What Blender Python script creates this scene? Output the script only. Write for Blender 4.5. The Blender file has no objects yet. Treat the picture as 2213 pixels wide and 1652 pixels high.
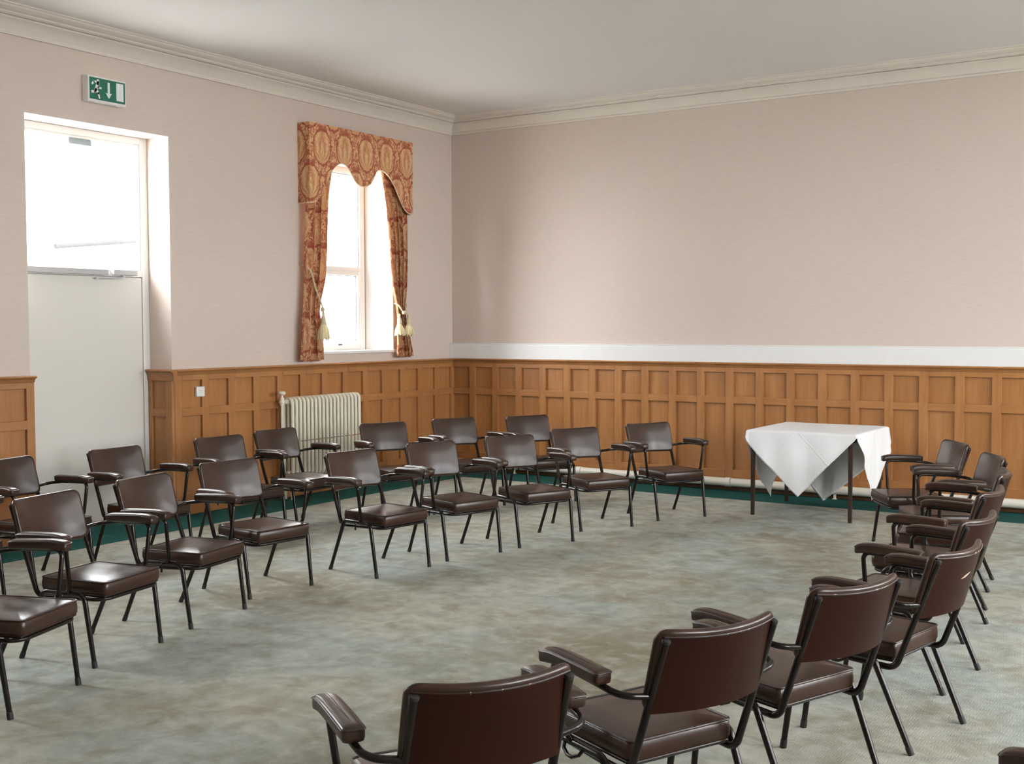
import bpy, bmesh, math, random
from mathutils import Vector, Matrix
random.seed(7)
PI = math.pi
S = bpy.context.scene
COL = S.collection

# ------------------------------------------------------------------ mesh helpers
class Geo:
    def __init__(self):
        self.v = []; self.f = []; self.uv = None
    def add(self, verts, faces):
        o = len(self.v)
        self.v += [tuple(p) for p in verts]
        self.f += [tuple(i + o for i in f) for f in faces]
    def box(self, x0, x1, y0, y1, z0, z1):
        self.add([(x0,y0,z0),(x1,y0,z0),(x1,y1,z0),(x0,y1,z0),(x0,y0,z1),(x1,y0,z1),(x1,y1,z1),(x0,y1,z1)],
                 [(0,3,2,1),(4,5,6,7),(0,1,5,4),(1,2,6,5),(2,3,7,6),(3,0,4,7)])
        return self
    def prism(self, poly, z0, z1):
        n = len(poly)
        self.add([(p[0],p[1],z0) for p in poly] + [(p[0],p[1],z1) for p in poly],
                 [tuple(range(n))[::-1], tuple(range(n, 2*n))] + [(i,(i+1)%n,(i+1)%n+n,i+n) for i in range(n)])
        return self
    def extrude(self, prof, a, b, axis):
        """profile of (d, z) swept along an axis: axis 'y' -> (d, t, z); axis 'x' -> (t, -d, z)"""
        n = len(prof)
        def P(d, z, t): return (d, t, z) if axis == 'y' else (t, -d, z)
        self.add([P(d, z, a) for d, z in prof] + [P(d, z, b) for d, z in prof],
                 [tuple(range(n)), tuple(range(n, 2*n))[::-1]] + [(i,(i+1)%n,(i+1)%n+n,i+n) for i in range(n)])
        return self
    def loft(self, rings, cap0=True, cap1=True, closed=True):
        n = len(rings[0]); o = len(self.v)
        vs = [p for r in rings for p in r]; fs = []
        for k in range(len(rings)-1):
            for i in range(n if closed else n-1):
                j = (i+1) % n
                fs.append((k*n+i, k*n+j, (k+1)*n+j, (k+1)*n+i))
        if cap0: fs.append(tuple(range(n))[::-1])
        if cap1: fs.append(tuple(range((len(rings)-1)*n, len(rings)*n)))
        self.add(vs, fs)
        return self
    def tube(self, path, r, n=10, closed=False, cap=True):
        P = [Vector(p) for p in path]
        m = len(P)
        R = r if isinstance(r, (list, tuple)) else [r]*m
        def tan(i):
            if closed: t = P[(i+1)%m]-P[(i-1)%m]
            elif i == 0: t = P[1]-P[0]
            elif i == m-1: t = P[-1]-P[-2]
            else: t = (P[i+1]-P[i]).normalized()+(P[i]-P[i-1]).normalized()
            return t.normalized()
        t = tan(0)
        u = t.cross(Vector((0,0,1)))
        if u.length < 1e-3: u = t.cross(Vector((1,0,0)))
        u.normalize()
        rings = []
        for i in range(m):
            t2 = tan(i)
            u = (u - t2*u.dot(t2)); u.normalize()
            w = t2.cross(u)
            rings.append([tuple(P[i]+(u*math.cos(2*PI*k/n)+w*math.sin(2*PI*k/n))*R[i]) for k in range(n)])
        if closed: rings.append(rings[0])
        self.loft(rings, cap and not closed, cap and not closed)
        return self
    def lathe(self, prof, c, n=24, axis=(0,0,1)):
        a = Vector(axis).normalized()
        u = a.cross(Vector((1,0,0)))
        if u.length < 1e-3: u = a.cross(Vector((0,1,0)))
        u.normalize(); w = a.cross(u); c = Vector(c)
        self.loft([[tuple(c+a*h+(u*math.cos(2*PI*k/n)+w*math.sin(2*PI*k/n))*r) for k in range(n)] for r, h in prof])
        return self

def obj(name, g, mat=None, parent=None, smooth=False, bevel=0, seg=2, angle=35):
    me = bpy.data.meshes.new(name)
    me.from_pydata(g.v, [], g.f); me.validate(); me.update()
    bm = bmesh.new(); bm.from_mesh(me)
    bmesh.ops.recalc_face_normals(bm, faces=bm.faces)
    bm.to_mesh(me); bm.free()
    if g.uv is not None:
        l = me.uv_layers.new(name='UVMap')
        for lp in me.loops: l.data[lp.index].uv = g.uv[lp.vertex_index]
    if mat: me.materials.append(mat)
    o = bpy.data.objects.new(name, me); COL.objects.link(o)
    if parent: o.parent = parent
    if smooth:
        for p in me.polygons: p.use_smooth = True
        try: me.set_sharp_from_angle(angle=math.radians(angle))
        except Exception: pass
    if bevel:
        m = o.modifiers.new('bevel','BEVEL'); m.width = bevel; m.segments = seg; m.limit_method = 'ANGLE'
    return o
def thing(name, label, cat, loc=(0,0,0), rz=0, group=None):
    o = bpy.data.objects.new(name, None); COL.objects.link(o)
    o.location = loc; o.rotation_euler = (0,0,rz); o.empty_display_size = .1
    tag(o, label, cat, group); return o
def tag(o, label, cat, group=None):
    o['label'] = label; o['category'] = cat
    if group: o['group'] = group
    return o
def struct(o, label=None, cat=None):
    o['kind'] = 'structure'
    if label: o['label'] = label
    if cat: o['category'] = cat
    return o
def fillet(pts, rad, n=6):
    P = [Vector(p) for p in pts]; out = [P[0]]
    for i in range(1, len(P)-1):
        r = rad[i-1] if isinstance(rad,(list,tuple)) else rad
        a = (P[i-1]-P[i]); b = (P[i+1]-P[i])
        la, lb = a.length, b.length; a.normalize(); b.normalize()
        ang = a.angle(b)
        d = min(r/math.tan(ang/2), la*.49, lb*.49); r2 = d*math.tan(ang/2)
        bis = (a+b).normalized(); c = P[i]+bis*(r2/math.sin(ang/2))
        s = P[i]+a*d-c; e = P[i]+b*d-c
        tot = s.angle(e); ax = s.cross(e)
        if ax.length < 1e-9: out.append(P[i]); continue
        ax.normalize()
        for k in range(n+1):
            out.append(c+Matrix.Rotation(tot*k/n, 3, ax) @ s)
    out.append(P[-1])
    return [tuple(p) for p in out]
def rrect(hw, hd, r, n=5):
    """rounded rectangle outline, centre 0"""
    r = min(r, hw, hd); out = []
    for cx, cy, a0 in ((hw-r,hd-r,0),(-hw+r,hd-r,PI/2),(-hw+r,-hd+r,PI),(hw-r,-hd+r,3*PI/2)):
        for k in range(n+1):
            a = a0+PI/2*k/n
            out.append((cx+r*math.cos(a), cy+r*math.sin(a)))
    return out

# ------------------------------------------------------------------ material helpers
class NT:
    def __init__(self, name, rough=.5, spec=.5, metal=0):
        self.m = bpy.data.materials.new(name); self.m.use_nodes = True
        self.t = self.m.node_tree; self.N = self.t.nodes; self.L = self.t.links
        self.b = self.N['Principled BSDF']
        self.b.inputs['Roughness'].default_value = rough
        self.b.inputs['Specular IOR Level'].default_value = spec
        self.b.inputs['Metallic'].default_value = metal
        self._tc = None
    def put(self, sock, val):
        if isinstance(val, bpy.types.NodeSocket): self.L.new(val, sock)
        elif isinstance(val, (tuple, list)) and len(val) == 3 and sock.type == 'RGBA': sock.default_value = (*val, 1)
        else: sock.default_value = val
    def tc(self, out='Object'):
        if self._tc is None: self._tc = self.N.new('ShaderNodeTexCoord')
        return self._tc.outputs[out]
    def math(self, op, a, b=0.0, c=0.0):
        n = self.N.new('ShaderNodeMath'); n.operation = op
        self.put(n.inputs[0], a); self.put(n.inputs[1], b); self.put(n.inputs[2], c)
        return n.outputs[0]
    def sep(self, v):
        n = self.N.new('ShaderNodeSeparateXYZ'); self.put(n.inputs[0], v); return n.outputs
    def comb(self, x, y, z=0.0):
        n = self.N.new('ShaderNodeCombineXYZ')
        for i, q in enumerate((x,y,z)): self.put(n.inputs[i], q)
        return n.outputs[0]
    def mapping(self, v, scale=(1,1,1), loc=(0,0,0), rot=(0,0,0)):
        n = self.N.new('ShaderNodeMapping'); self.put(n.inputs[0], v)
        n.inputs['Scale'].default_value = scale; n.inputs['Location'].default_value = loc; n.inputs['Rotation'].default_value = rot
        return n.outputs[0]
    def noise(self, v, scale, detail=2, rough=.5, dist=0, col=False):
        n = self.N.new('ShaderNodeTexNoise'); self.put(n.inputs['Vector'], v)
        n.inputs['Scale'].default_value = scale; n.inputs['Detail'].default_value = detail
        n.inputs['Roughness'].default_value = rough; n.inputs['Distortion'].default_value = dist
        return n.outputs['Color' if col else 'Fac']
    def white(self, v):
        n = self.N.new('ShaderNodeTexWhiteNoise'); n.noise_dimensions = '3D'; self.put(n.inputs['Vector'], v); return n.outputs['Value']
    def mix(self, f, a, b, mode='MIX'):
        n = self.N.new('ShaderNodeMix'); n.data_type = 'RGBA'; n.blend_type = mode
        self.put(n.inputs[0], f); self.put(n.inputs[6], a); self.put(n.inputs[7], b)
        return n.outputs[2]
    def step(self, x, e0, e1):
        n = self.N.new('ShaderNodeMapRange'); n.interpolation_type = 'SMOOTHSTEP'
        self.put(n.inputs[0], x); n.inputs[1].default_value = e0; n.inputs[2].default_value = e1
        return n.outputs[0]
    def bump(self, h, strength=.3, dist=.002):
        n = self.N.new('ShaderNodeBump'); n.inputs['Strength'].default_value = strength; n.inputs['Distance'].default_value = dist
        self.put(n.inputs['Height'], h); self.L.new(n.outputs[0], self.b.inputs['Normal'])
    def color(self, c): self.put(self.b.inputs['Base Color'], c); return self.m
    def rough(self, r): self.put(self.b.inputs['Roughness'], r)

def plain(name, c, rough=.5, spec=.5, metal=0, var=.06, vs=9):
    t = NT(name, rough, spec, metal)
    n = t.noise(t.tc(), vs, 3)
    return t.color(t.mix(n, tuple(x*(1-var) for x in c), tuple(min(1,x*(1+var)) for x in c)))

# wallpaper: pinkish beige with a fine horizontal weave
def mk_wallpaper():
    t = NT('wallpaper', .75, .25)
    p = t.tc()
    big = t.noise(p, .8, 2)
    weave = t.noise(t.mapping(p, (8,8,260)), 1, 3, .6)
    c = t.mix(big, (.590,.505,.450), (.640,.555,.500))
    c = t.mix(t.step(weave,.35,.7), c, (.57,.485,.435))
    t.bump(weave, .12, .001)
    return t.color(c)
def mk_ceiling():
    t = NT('ceiling_paint', .85, .2)
    n = t.noise(t.tc(), .6, 2)
    return t.color(t.mix(n, (.735,.725,.72), (.785,.775,.77)))
def mk_oak(name, vertical=True):
    t = NT(name, .36, .45)
    p = t.tc()
    s = (30,30,1.6) if vertical else (1.8,1.8,34)
    g = t.noise(t.mapping(p, s), 1, 5, .6, .6)
    g2 = t.noise(t.mapping(p, tuple(k*3.5 for k in s)), 1, 3, .7)
    x, y, z = t.sep(p)
    cell = t.comb(t.math('FLOOR', t.math('DIVIDE', x, .154)), t.math('FLOOR', t.math('DIVIDE', y, .154)), t.math('FLOOR', t.math('DIVIDE', z, .46)))
    tint = t.white(cell)
    fig = t.noise(t.mapping(p, (6,6,2.2) if vertical else (2.2,2.2,9)), 1, 3, .55, 1.5)
    c = t.mix(g, (.262,.106,.033), (.475,.230,.084))
    c = t.mix(t.math('MULTIPLY', t.step(g2,.5,.75), .35), c, (.215,.085,.026))
    c = t.mix(t.math('MULTIPLY', t.step(fig,.5,.7), .22), c, (.50,.255,.095))
    c = t.mix(t.math('MULTIPLY', tint, .45), c, (.27,.108,.033))
    t.bump(g, .08, .001)
    return t.color(c)
def mk_carpet():
    t = NT('carpet', .95, .1)
    p = t.tc(); x, y, z = t.sep(p)
    warp = t.noise(p, 3.0, 2, .5, 0, True)
    wv = t.N.new('ShaderNodeVectorMath'); wv.operation = 'MULTIPLY_ADD'
    t.L.new(warp, wv.inputs[0]); wv.inputs[1].default_value = (.16,.16,0); t.L.new(p, wv.inputs[2])
    pw = wv.outputs[0]
    big = t.noise(t.mapping(pw, (1,1,1), (2.3,.7,0)), .75, 3, .55)
    mid = t.noise(pw, 4.2, 4, .62, .2)
    blue = t.noise(t.mapping(pw, (1,1,1), (7,3,1)), 1.0, 2)
    st = t.noise(t.mapping(pw, (1,1,1), (1,5,2)), 8.5, 3, .6, .2)
    c = t.mix(t.step(blue,.40,.64), (.355,.350,.300), (.318,.350,.328))
    c = t.mix(t.math('MULTIPLY', t.step(mid,.46,.70), .60), c, (.215,.198,.137))
    c = t.mix(t.math('MULTIPLY', t.step(big,.50,.70), .66), c, (.185,.155,.097))
    c = t.mix(t.math('MULTIPLY', t.step(st,.46,.72), .46), c, (.48,.475,.425))
    c = t.mix(t.math('MULTIPLY', t.step(st,.52,.28), .46), c, (.205,.198,.155))
    # small woven herringbone
    u = t.math('DIVIDE', x, .036); v = t.math('DIVIDE', y, .036)
    chk = t.math('MODULO', t.math('ABSOLUTE', t.math('ADD', t.math('FLOOR', u), t.math('FLOOR', v))), 2.0)
    sx = t.math('SINE', t.math('MULTIPLY', x, 2*PI/.0110)); sy = t.math('SINE', t.math('MULTIPLY', y, 2*PI/.0110))
    hb = t.math('ADD', t.math('MULTIPLY', sx, chk), t.math('MULTIPLY', sy, t.math('SUBTRACT', 1.0, chk)))
    fz = t.noise(p, 160, 2)
    hbn = t.math('ADD', t.math('MULTIPLY', hb, .5), t.math('MULTIPLY', t.math('SUBTRACT', fz, .5), 1.2))
    c = t.mix(t.math('MULTIPLY', t.step(hbn,.0,.9), .26), c, (.20,.19,.145))
    # plain teal border along the two walls
    e = t.math('MULTIPLY', t.math('SUBTRACT', t.noise(p, 25, 2), .5), .02)
    tl = t.math('LESS_THAN', t.math('ADD', x, e), .575)
    tb = t.math('GREATER_THAN', t.math('ADD', y, e), -.608)
    border = t.math('MAXIMUM', tl, tb)
    tn = t.noise(pw, 5, 3)
    teal = t.mix(tn, (.009,.058,.051), (.018,.088,.078))
    t.bump(t.math('ADD', t.math('MULTIPLY', hb, .35), fz), .22, .003)
    return t.color(t.mix(border, c, teal))
def mk_vinyl():
    t = NT('brown_vinyl', .32, .50)
    p = t.tc()
    n = t.noise(p, 5, 3); f = t.noise(p, 420, 2); w = t.noise(p, 14, 4, .6)
    c = t.mix(n, (.025,.0098,.0046), (.037,.0146,.0068))
    t.rough(t.math('ADD', .265, t.math('MULTIPLY', w, .12)))
    t.bump(t.math('ADD', f, t.math('MULTIPLY', w, 1.5)), .06, .002)
    return t.color(c)
def mk_damask(name='damask', thin=0):
    t = NT(name, .7, .25)
    uv = t.tc('UV'); u, v, _ = t.sep(uv)
    PU, PV = .325, .68
    nz = t.noise(t.comb(u, v, 0.0), 26, 3, .6)
    nz2 = t.noise(t.comb(u, v, 3.0), 60, 2, .6)
    def lattice(ou, ov):
        du = t.math('MULTIPLY', t.math('SUBTRACT', t.math('FRACT', t.math('ADD', t.math('DIVIDE', u, PU), ou)), .5), PU)
        dv = t.math('MULTIPLY', t.math('SUBTRACT', t.math('FRACT', t.math('ADD', t.math('DIVIDE', v, PV), ov)), .5), PV)
        return t.math('ABSOLUTE', du), dv
    du1, dv1 = lattice(.12, .10); du2, dv2 = lattice(.62, .60)
    def ell(du, dv):
        # pointed-oval distance
        k = t.math('DIVIDE', dv, .158)
        a = t.math('DIVIDE', du, t.math('SUBTRACT', .116, t.math('MULTIPLY', dv, .10)))
        k = t.math('ADD', k, t.math('MULTIPLY', t.math('ABSOLUTE', a), -.16))
        return t.math('SQRT', t.math('ADD', t.math('MULTIPLY', a, a), t.math('MULTIPLY', k, k)))
    e1, e2 = ell(du1,dv1), ell(du2,dv2)
    first = t.math('LESS_THAN', e1, e2)
    e = t.math('ADD', t.math('MINIMUM', e1, e2), t.math('MULTIPLY', t.math('SUBTRACT', nz, .5), .42))
    def pick(a, b): return t.math('ADD', t.math('MULTIPLY', a, first), t.math('MULTIPLY', b, t.math('SUBTRACT', 1.0, first)))
    du = pick(du1,du2); dv = pick(dv1,dv2)
    # palmette fan inside, leaf strokes outside
    fan = t.math('ARCTAN2', du, t.math('ADD', dv, .135))
    rad = t.math('SQRT', t.math('ADD', t.math('MULTIPLY', du, du), t.math('POWER', t.math('ABSOLUTE', t.math('ADD', dv, .135)), 2.0)))
    s_in = t.math('SINE', t.math('ADD', t.math('ADD', t.math('MULTIPLY', fan, 13.0), t.math('MULTIPLY', rad, 30.0)), t.math('MULTIPLY', nz, 7)))
    fan2 = t.math('ARCTAN2', du, t.math('ADD', dv, .32))
    s_out = t.math('SINE', t.math('ADD', t.math('MULTIPLY', fan2, 30.0), t.math('MULTIPLY', nz, 16)))
    gold = (.50,.270,.128); red = (.285,.056,.029); mid = (.395,.158,.072); lite = (.60,.375,.205)
    inside = t.math('SUBTRACT', 1.0, t.step(e,.92,1.0))
    ring = t.math('MULTIPLY', t.step(e,.97,1.02), t.math('SUBTRACT', 1.0, t.step(e,1.09,1.16)))
    cin = t.mix(t.step(s_in,.35,.9), gold, lite); cin = t.mix(t.step(s_in,-.70,-.95), cin, mid)
    cout = t.mix(t.step(s_out,-.5,.2), mid, gold); cout = t.mix(t.step(s_out,.5,.9), cout, lite); cout = t.mix(t.step(s_out,-.75,-.95), cout, red)
    cout = t.mix(t.math('MULTIPLY', t.step(nz2,.56,.68), .45), cout, lite)
    cout = t.mix(t.math('MULTIPLY', t.step(nz2,.44,.32), .55), cout, red)
    crown = t.math('MULTIPLY', t.step(dv,.145,.16), t.math('MULTIPLY', t.math('SUBTRACT',1.0,t.step(dv,.20,.23)), t.math('SUBTRACT',1.0,t.step(du,.035,.07))))
    c = t.mix(inside, cout, cin)
    c = t.mix(t.math('MULTIPLY', ring, .9), c, red)
    c = t.mix(t.math('MULTIPLY', crown, .7), c, red)
    t.bump(nz2, .15, .001)
    t.b.inputs['Sheen Weight'].default_value = .15
    if thin:
        out = [n for n in t.N if n.type == 'OUTPUT_MATERIAL'][0]
        tl = t.N.new('ShaderNodeBsdfTranslucent'); t.L.new(c, tl.inputs[0])
        mx = t.N.new('ShaderNodeMixShader'); mx.inputs[0].default_value = thin
        t.L.new(t.b.outputs[0], mx.inputs[1]); t.L.new(tl.outputs[0], mx.inputs[2]); t.L.new(mx.outputs[0], out.inputs[0])
    return t.color(c)
def mk_cloth():
    t = NT('white_linen', .8, .2)
    uv = t.tc('UV'); u, v, _ = t.sep(uv)
    def crease(q):
        f = t.math('ABSOLUTE', t.math('SUBTRACT', t.math('FRACT', t.math('ADD', t.math('DIVIDE', q, .378), .5)), .5))
        return t.math('SUBTRACT', 1.0, t.step(f, .0, .022))
    h = t.math('ADD', crease(u), crease(v))
    w = t.noise(t.comb(u,v,0.0), 5, 4, .55)
    t.bump(t.math('ADD', t.math('MULTIPLY', h, .35), t.math('MULTIPLY', w, 1.3)), .55, .012)
    t.b.inputs['Transmission Weight'].default_value = 0
    return t.color(t.mix(w, (.74,.745,.77), (.80,.805,.82)))
def mk_glass():
    m = bpy.data.materials.new('window_glass'); m.use_nodes = True
    N, L = m.node_tree.nodes, m.node_tree.links; N.clear()
    o = N.new('ShaderNodeOutputMaterial'); mx = N.new('ShaderNodeMixShader'); tr = N.new('ShaderNodeBsdfTransparent'); gl = N.new('ShaderNodeBsdfGlossy')
    lw = N.new('ShaderNodeLayerWeight'); lw.inputs[0].default_value = .5
    p4 = N.new('ShaderNodeMath'); p4.operation = 'POWER'; p4.inputs[1].default_value = 4.0; L.new(lw.outputs['Facing'], p4.inputs[0])
    fr = N.new('ShaderNodeMath'); fr.operation = 'MULTIPLY_ADD'; fr.inputs[1].default_value = .6; fr.inputs[2].default_value = .035; L.new(p4.outputs[0], fr.inputs[0])
    tr.inputs[0].default_value = (.95,.97,.96,1); gl.inputs['Roughness'].default_value = .02
    L.new(fr.outputs[0], mx.inputs[0]); L.new(tr.outputs[0], mx.inputs[1]); L.new(gl.outputs[0], mx.inputs[2]); L.new(mx.outputs[0], o.inputs[0])
    return m

M = dict(
    paper=mk_wallpaper(), ceil=mk_ceiling(), oak=mk_oak('oak_upright'), oakh=mk_oak('oak_rail', False), carpet=mk_carpet(),
    vinyl=mk_vinyl(), damask=mk_damask(), drape=mk_damask('damask_curtain', .22), linen=mk_cloth(), glass=mk_glass(),
    piping=plain('vinyl_piping', (.022,.0075,.0042), .38, .4),
    panel=plain('vinyl_back_panel', (.0215,.0060,.0030), .40, .12, var=.2, vs=4),
    tube=plain('bronzed_tube', (.010,.006,.0045), .24, .4, .15),
    rubber=plain('black_rubber', (.010,.009,.008), .6),
    scuff=plain('scuffed_vinyl', (.42,.31,.22), .8, var=.25, vs=60),
    cornice=plain('cream_plaster', (.69,.645,.580), .6, .3, var=.03),
    white=plain('white_gloss_paint', (.74,.735,.71), .35, .5, var=.02, vs=3),
    door=plain('door_paint', (.66,.645,.60), .45, .4, var=.03, vs=2),
    trunk=plain('white_plastic_trunking', (.76,.765,.77), .4, .4, var=.02),
    cream=plain('cream_radiator_paint', (.70,.66,.545), .35, .5, var=.04),
    pipe=plain('cream_pipe_paint', (.74,.71,.62), .35, .5, var=.04),
    leg=plain('dark_table_leg', (.032,.017,.011), .38, .5, var=.25, vs=18),
    top=plain('table_top_board', (.25,.13,.06), .5),
    plastic=plain('white_plastic', (.76,.76,.755), .35, .5, var=.02),
    green=plain('sign_green', (.006,.110,.070), .4, .4, var=.05),
    pict=plain('sign_white', (.74,.78,.78), .4, .4, var=.02),
    alu=plain('satin_aluminium', (.46,.46,.47), .4, .5, .15, var=.04),
    cord=plain('cream_braid', (.60,.52,.34), .75, .2, var=.12, vs=120),
    tassel=plain('gold_tassel_thread', (.74,.64,.40), .7, .2, var=.28, vs=160),
    lining=plain('cream_piping_cord', (.66,.52,.36), .7, .2),
    skirt=plain('dark_skirting', (.14,.060,.022), .4, .45, var=.3, vs=10),
    render=plain('pale_render', (.62,.61,.58), .9, .1, var=.05, vs=2),
    gutter=plain('grey_gutter', (.031,.031,.032), 1.0, 0),
    roof=plain('pale_slate', (.62,.62,.63), .8, .2, var=.1),
    pave=plain('pale_paving', (.78,.765,.74), .9, .1, var=.08, vs=3),
    gasket=plain('grey_gasket', (.10,.11,.13), .6),
    grey=plain('grey_plate', (.42,.45,.50), .5),
)

# ------------------------------------------------------------------ room shell
XR, YF = 11.2, -13.6            # far right wall, wall behind the camera
ZC = 3.957                      # ceiling height
TH = .36
g = Geo().box(-.36, XR+.36, YF-.36, .36, -.12, 0)
struct(obj('floor', g, M['carpet']), 'sage green mottled carpet with a plain teal border along the walls', 'floor')
g = Geo().box(-.36, XR+.36, YF-.36, .36, ZC, ZC+.15)
struct(obj('ceiling', g, M['ceil']), 'plain white ceiling', 'ceiling')

# left wall (x=0): door recess, window by the corner, further windows toward the viewer
DY0, DY1, DZ = -5.405, -4.052, 3.222
WY0, WY1, WZ0, WZ1 = -2.34, -1.06, 1.36, 3.27
def window_wall(name, axis, a0, a1, openings):
    """openings: (b0,b1,z0,z1,splay). Wall slab; returns Geo in coordinates (depth d<0 outside, along b)"""
    g = Geo()
    def P(d, b): return (d, b) if axis == 'L' else ((XR-d, b) if axis == 'R' else (b, YF+d))
    cur = a0; ps = 0
    for (b0, b1, z0, z1, sp) in sorted(openings):
        g.prism([P(0,cur), P(0,b0), P(-TH,b0+sp), P(-TH,cur+(-ps))], 0, ZC)
        if z0 > 0: g.prism([P(0,b0),P(0,b1),P(-TH,b1-sp),P(-TH,b0+sp)], 0, z0)
        g.prism([P(0,b0),P(0,b1),P(-TH,b1-sp),P(-TH,b0+sp)], z1, ZC)
        cur = b1; ps = sp
    g.prism([P(0,cur), P(0,a1), P(-TH,a1), P(-TH,cur-ps)], 0, ZC)
    return g
LW = [(DY0, DY1, 0, DZ, 0), (WY0, WY1, WZ0, WZ1, .2), (-8.9, -7.6, 1.36, 3.27, .2)]
RW = [(-3.0, -1.3, 1.25, 3.4, .15), (-6.0, -4.3, 1.25, 3.4, .15), (-9.0, -7.3, 1.25, 3.4, .15)]
FW = []
struct(obj('wall_left', window_wall('l','L', YF-.36, 0, LW), M['paper']), 'pinkish beige papered wall with the door and window', 'wall')
struct(obj('wall_right', window_wall('r','R', YF-.36, .36, RW), M['paper']), 'papered window wall out of view on the right', 'wall')
struct(obj('wall_front', window_wall('f','F', 0, XR, FW), M['paper']), 'papered wall behind the viewer', 'wall')
struct(obj('wall_back', Geo().box(-.36, XR, 0, .36, 0, ZC), M['paper']), 'long blank pinkish beige wall above the panelling', 'wall')

# cornice: stepped cove profile of (projection, height)
CORN = [(0,3.770),(.022,3.770),(.026,3.786),(.020,3.798),(.030,3.812),(.046,3.838),(.068,3.860),(.092,3.874),(.096,3.884),(.082,3.890),
        (.104,3.893),(.118,3.902),(.120,3.912),(.136,3.914),(.158,3.920),(.176,3.932),(.182,3.944),(.196,3.946),(.198,3.957),(0,3.957)]
g = Geo(); g.extrude(CORN, YF, 0, 'y'); struct(obj('trim_1', g, M['cornice'], smooth=True, angle=20), 'cream moulded cornice above the door wall', 'cornice')
g = Geo(); g.extrude(CORN, 0, XR, 'x'); struct(obj('trim_2', g, M['cornice'], smooth=True, angle=20), 'cream moulded cornice above the long blank wall', 'cornice')
g = Geo(); g.extrude([(XR-d, z) for d, z in CORN], YF, 0, 'y'); struct(obj('trim_3', g, M['cornice']), 'cornice above the right wall, out of view', 'cornice')

# ------------------------------------------------------------------ oak wainscot
ZL = 1.257; ZR0, ZR1 = .853, .921; ZT = 1.160; ZB = .200
def wainscot(n, label, axis, a, b, lefts, w, extra=None):
    """board + stiles in one mesh, rails and capping as children. lefts: left edges of panels along the axis"""
    def bx(g, s0, s1, d0, d1, z0, z1):
        if axis == 'y': g.box(d0, d1, s0, s1, z0, z1)
        else: g.box(s0, s1, -d1, -d0, z0, z1)
    g = Geo(); bx(g, a, b, .001, .006, .012, ZL-.02)
    ed = [(q, q+w) for q in lefts if q+w > a and q < b]
    cur = a
    for p0, p1 in sorted(ed):
        if p0 > cur: bx(g, cur, max(p0, a), .006, .032, .012, ZL-.02)
        cur = p1
    if cur < b: bx(g, cur, b, .006, .032, .012, ZL-.02)
    root = struct(obj(n, g, M['oak'], bevel=.002), label, 'panelling')
    g = Geo()
    for p0, p1 in ed:
        p0, p1 = max(p0, a), min(p1, b)
        for z0, z1 in ((.012, ZB), (ZR0, ZR1), (ZT, ZL-.02)): bx(g, p0, p1, .006, .0335, z0, z1)
    obj('rail', g, M['oakh'], root, bevel=.003)
    g = Geo()
    prof = [(.002,ZL-.052),(.034,ZL-.052),(.040,ZL-.046),(.043,ZL-.030),(.058,ZL-.021),(.066,ZL-.018),(.070,ZL-.010),(.066,ZL-.002),(.060,ZL),(.002,ZL)]
    if axis == 'y': g.extrude(prof, a, b, 'y')
    else: g.extrude(prof, a, b, 'x')
    obj('capping', g, M['oakh'], root, smooth=True, angle=50)
    g = Geo(); bx(g, a, b, .032, .042, .0, .105)
    obj('skirting', g, M['skirt'] if axis == 'x' else M['oakh'], root, bevel=.003)
    return root
wainscot('trim_4', 'oak panelled wainscot along the long blank wall', 'x', .0, XR, [.643+.3082*k for k in range(-2, 35)], .230)
wainscot('trim_5', 'oak panelled wainscot between the white door and the corner', 'y', DY1, -.034, [-.38-.226-.3063*k for k in range(0, 12)]+[-.30], .226)
wainscot('trim_6', 'oak panelled wainscot left of the white door', 'y', YF, DY0+.012, [-5.46-.226-.3063*k for k in range(0, 27)], .226)
# return of the panelling into the door recess
g = Geo().box(-.262, -.002, DY1-.012, DY1-.002, .012, ZL-.02)
g.box(-.262, -.225, DY1-.032, DY1-.012, .012, ZL-.02); g.box(-.05, .032, DY1-.032, DY1-.002, .012, ZL-.02)
r = struct(obj('trim_7', g, M['oak'], bevel=.003), 'oak panelling turning into the door recess', 'panelling')
g = Geo()
for z0, z1 in ((.012, ZB), (ZR0, ZR1), (ZT, ZL-.02)): g.box(-.225, -.05, DY1-.031, DY1-.012, z0, z1)
obj('rail', g, M['oakh'], r, bevel=.003)
prof = [(.002,ZL-.095),(.036,ZL-.095),(.041,ZL-.088),(.039,ZL-.060),(.044,ZL-.040),(.058,ZL-.021),(.066,ZL-.018),(.070,ZL-.010),(.066,ZL-.002),(.060,ZL),(.002,ZL)]
g = Geo(); g.add([(-.262, DY1-d, z) for d, z in prof]+[(.068, DY1-d, z) for d, z in prof],
      [tuple(range(11)), tuple(range(11,22))[::-1]]+[(i,(i+1)%11,(i+1)%11+11,i+11) for i in range(11)])
obj('capping', g, M['oakh'], r, smooth=True, angle=50)
# white plastic trunking on the ledge of the long wall
g = Geo(); g.extrude([(.002,ZL),(.050,ZL),(.050,1.408),(.046,1.412),(.046,1.416),(.050,1.418),(.050,1.427),(.002,1.427)], .002, XR, 'x')
r = struct(obj('trim_8', g, M['trunk'], bevel=.0015), 'long white trunking running on top of the panelling', 'trunking')
for k, sx in enumerate((3.85, 5.585, 7.32, 2.115)):
    obj('joint_strip', Geo().box(sx, sx+.006, -.0508, -.046, ZL+.002, 1.407), M['plastic'], r)

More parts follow.
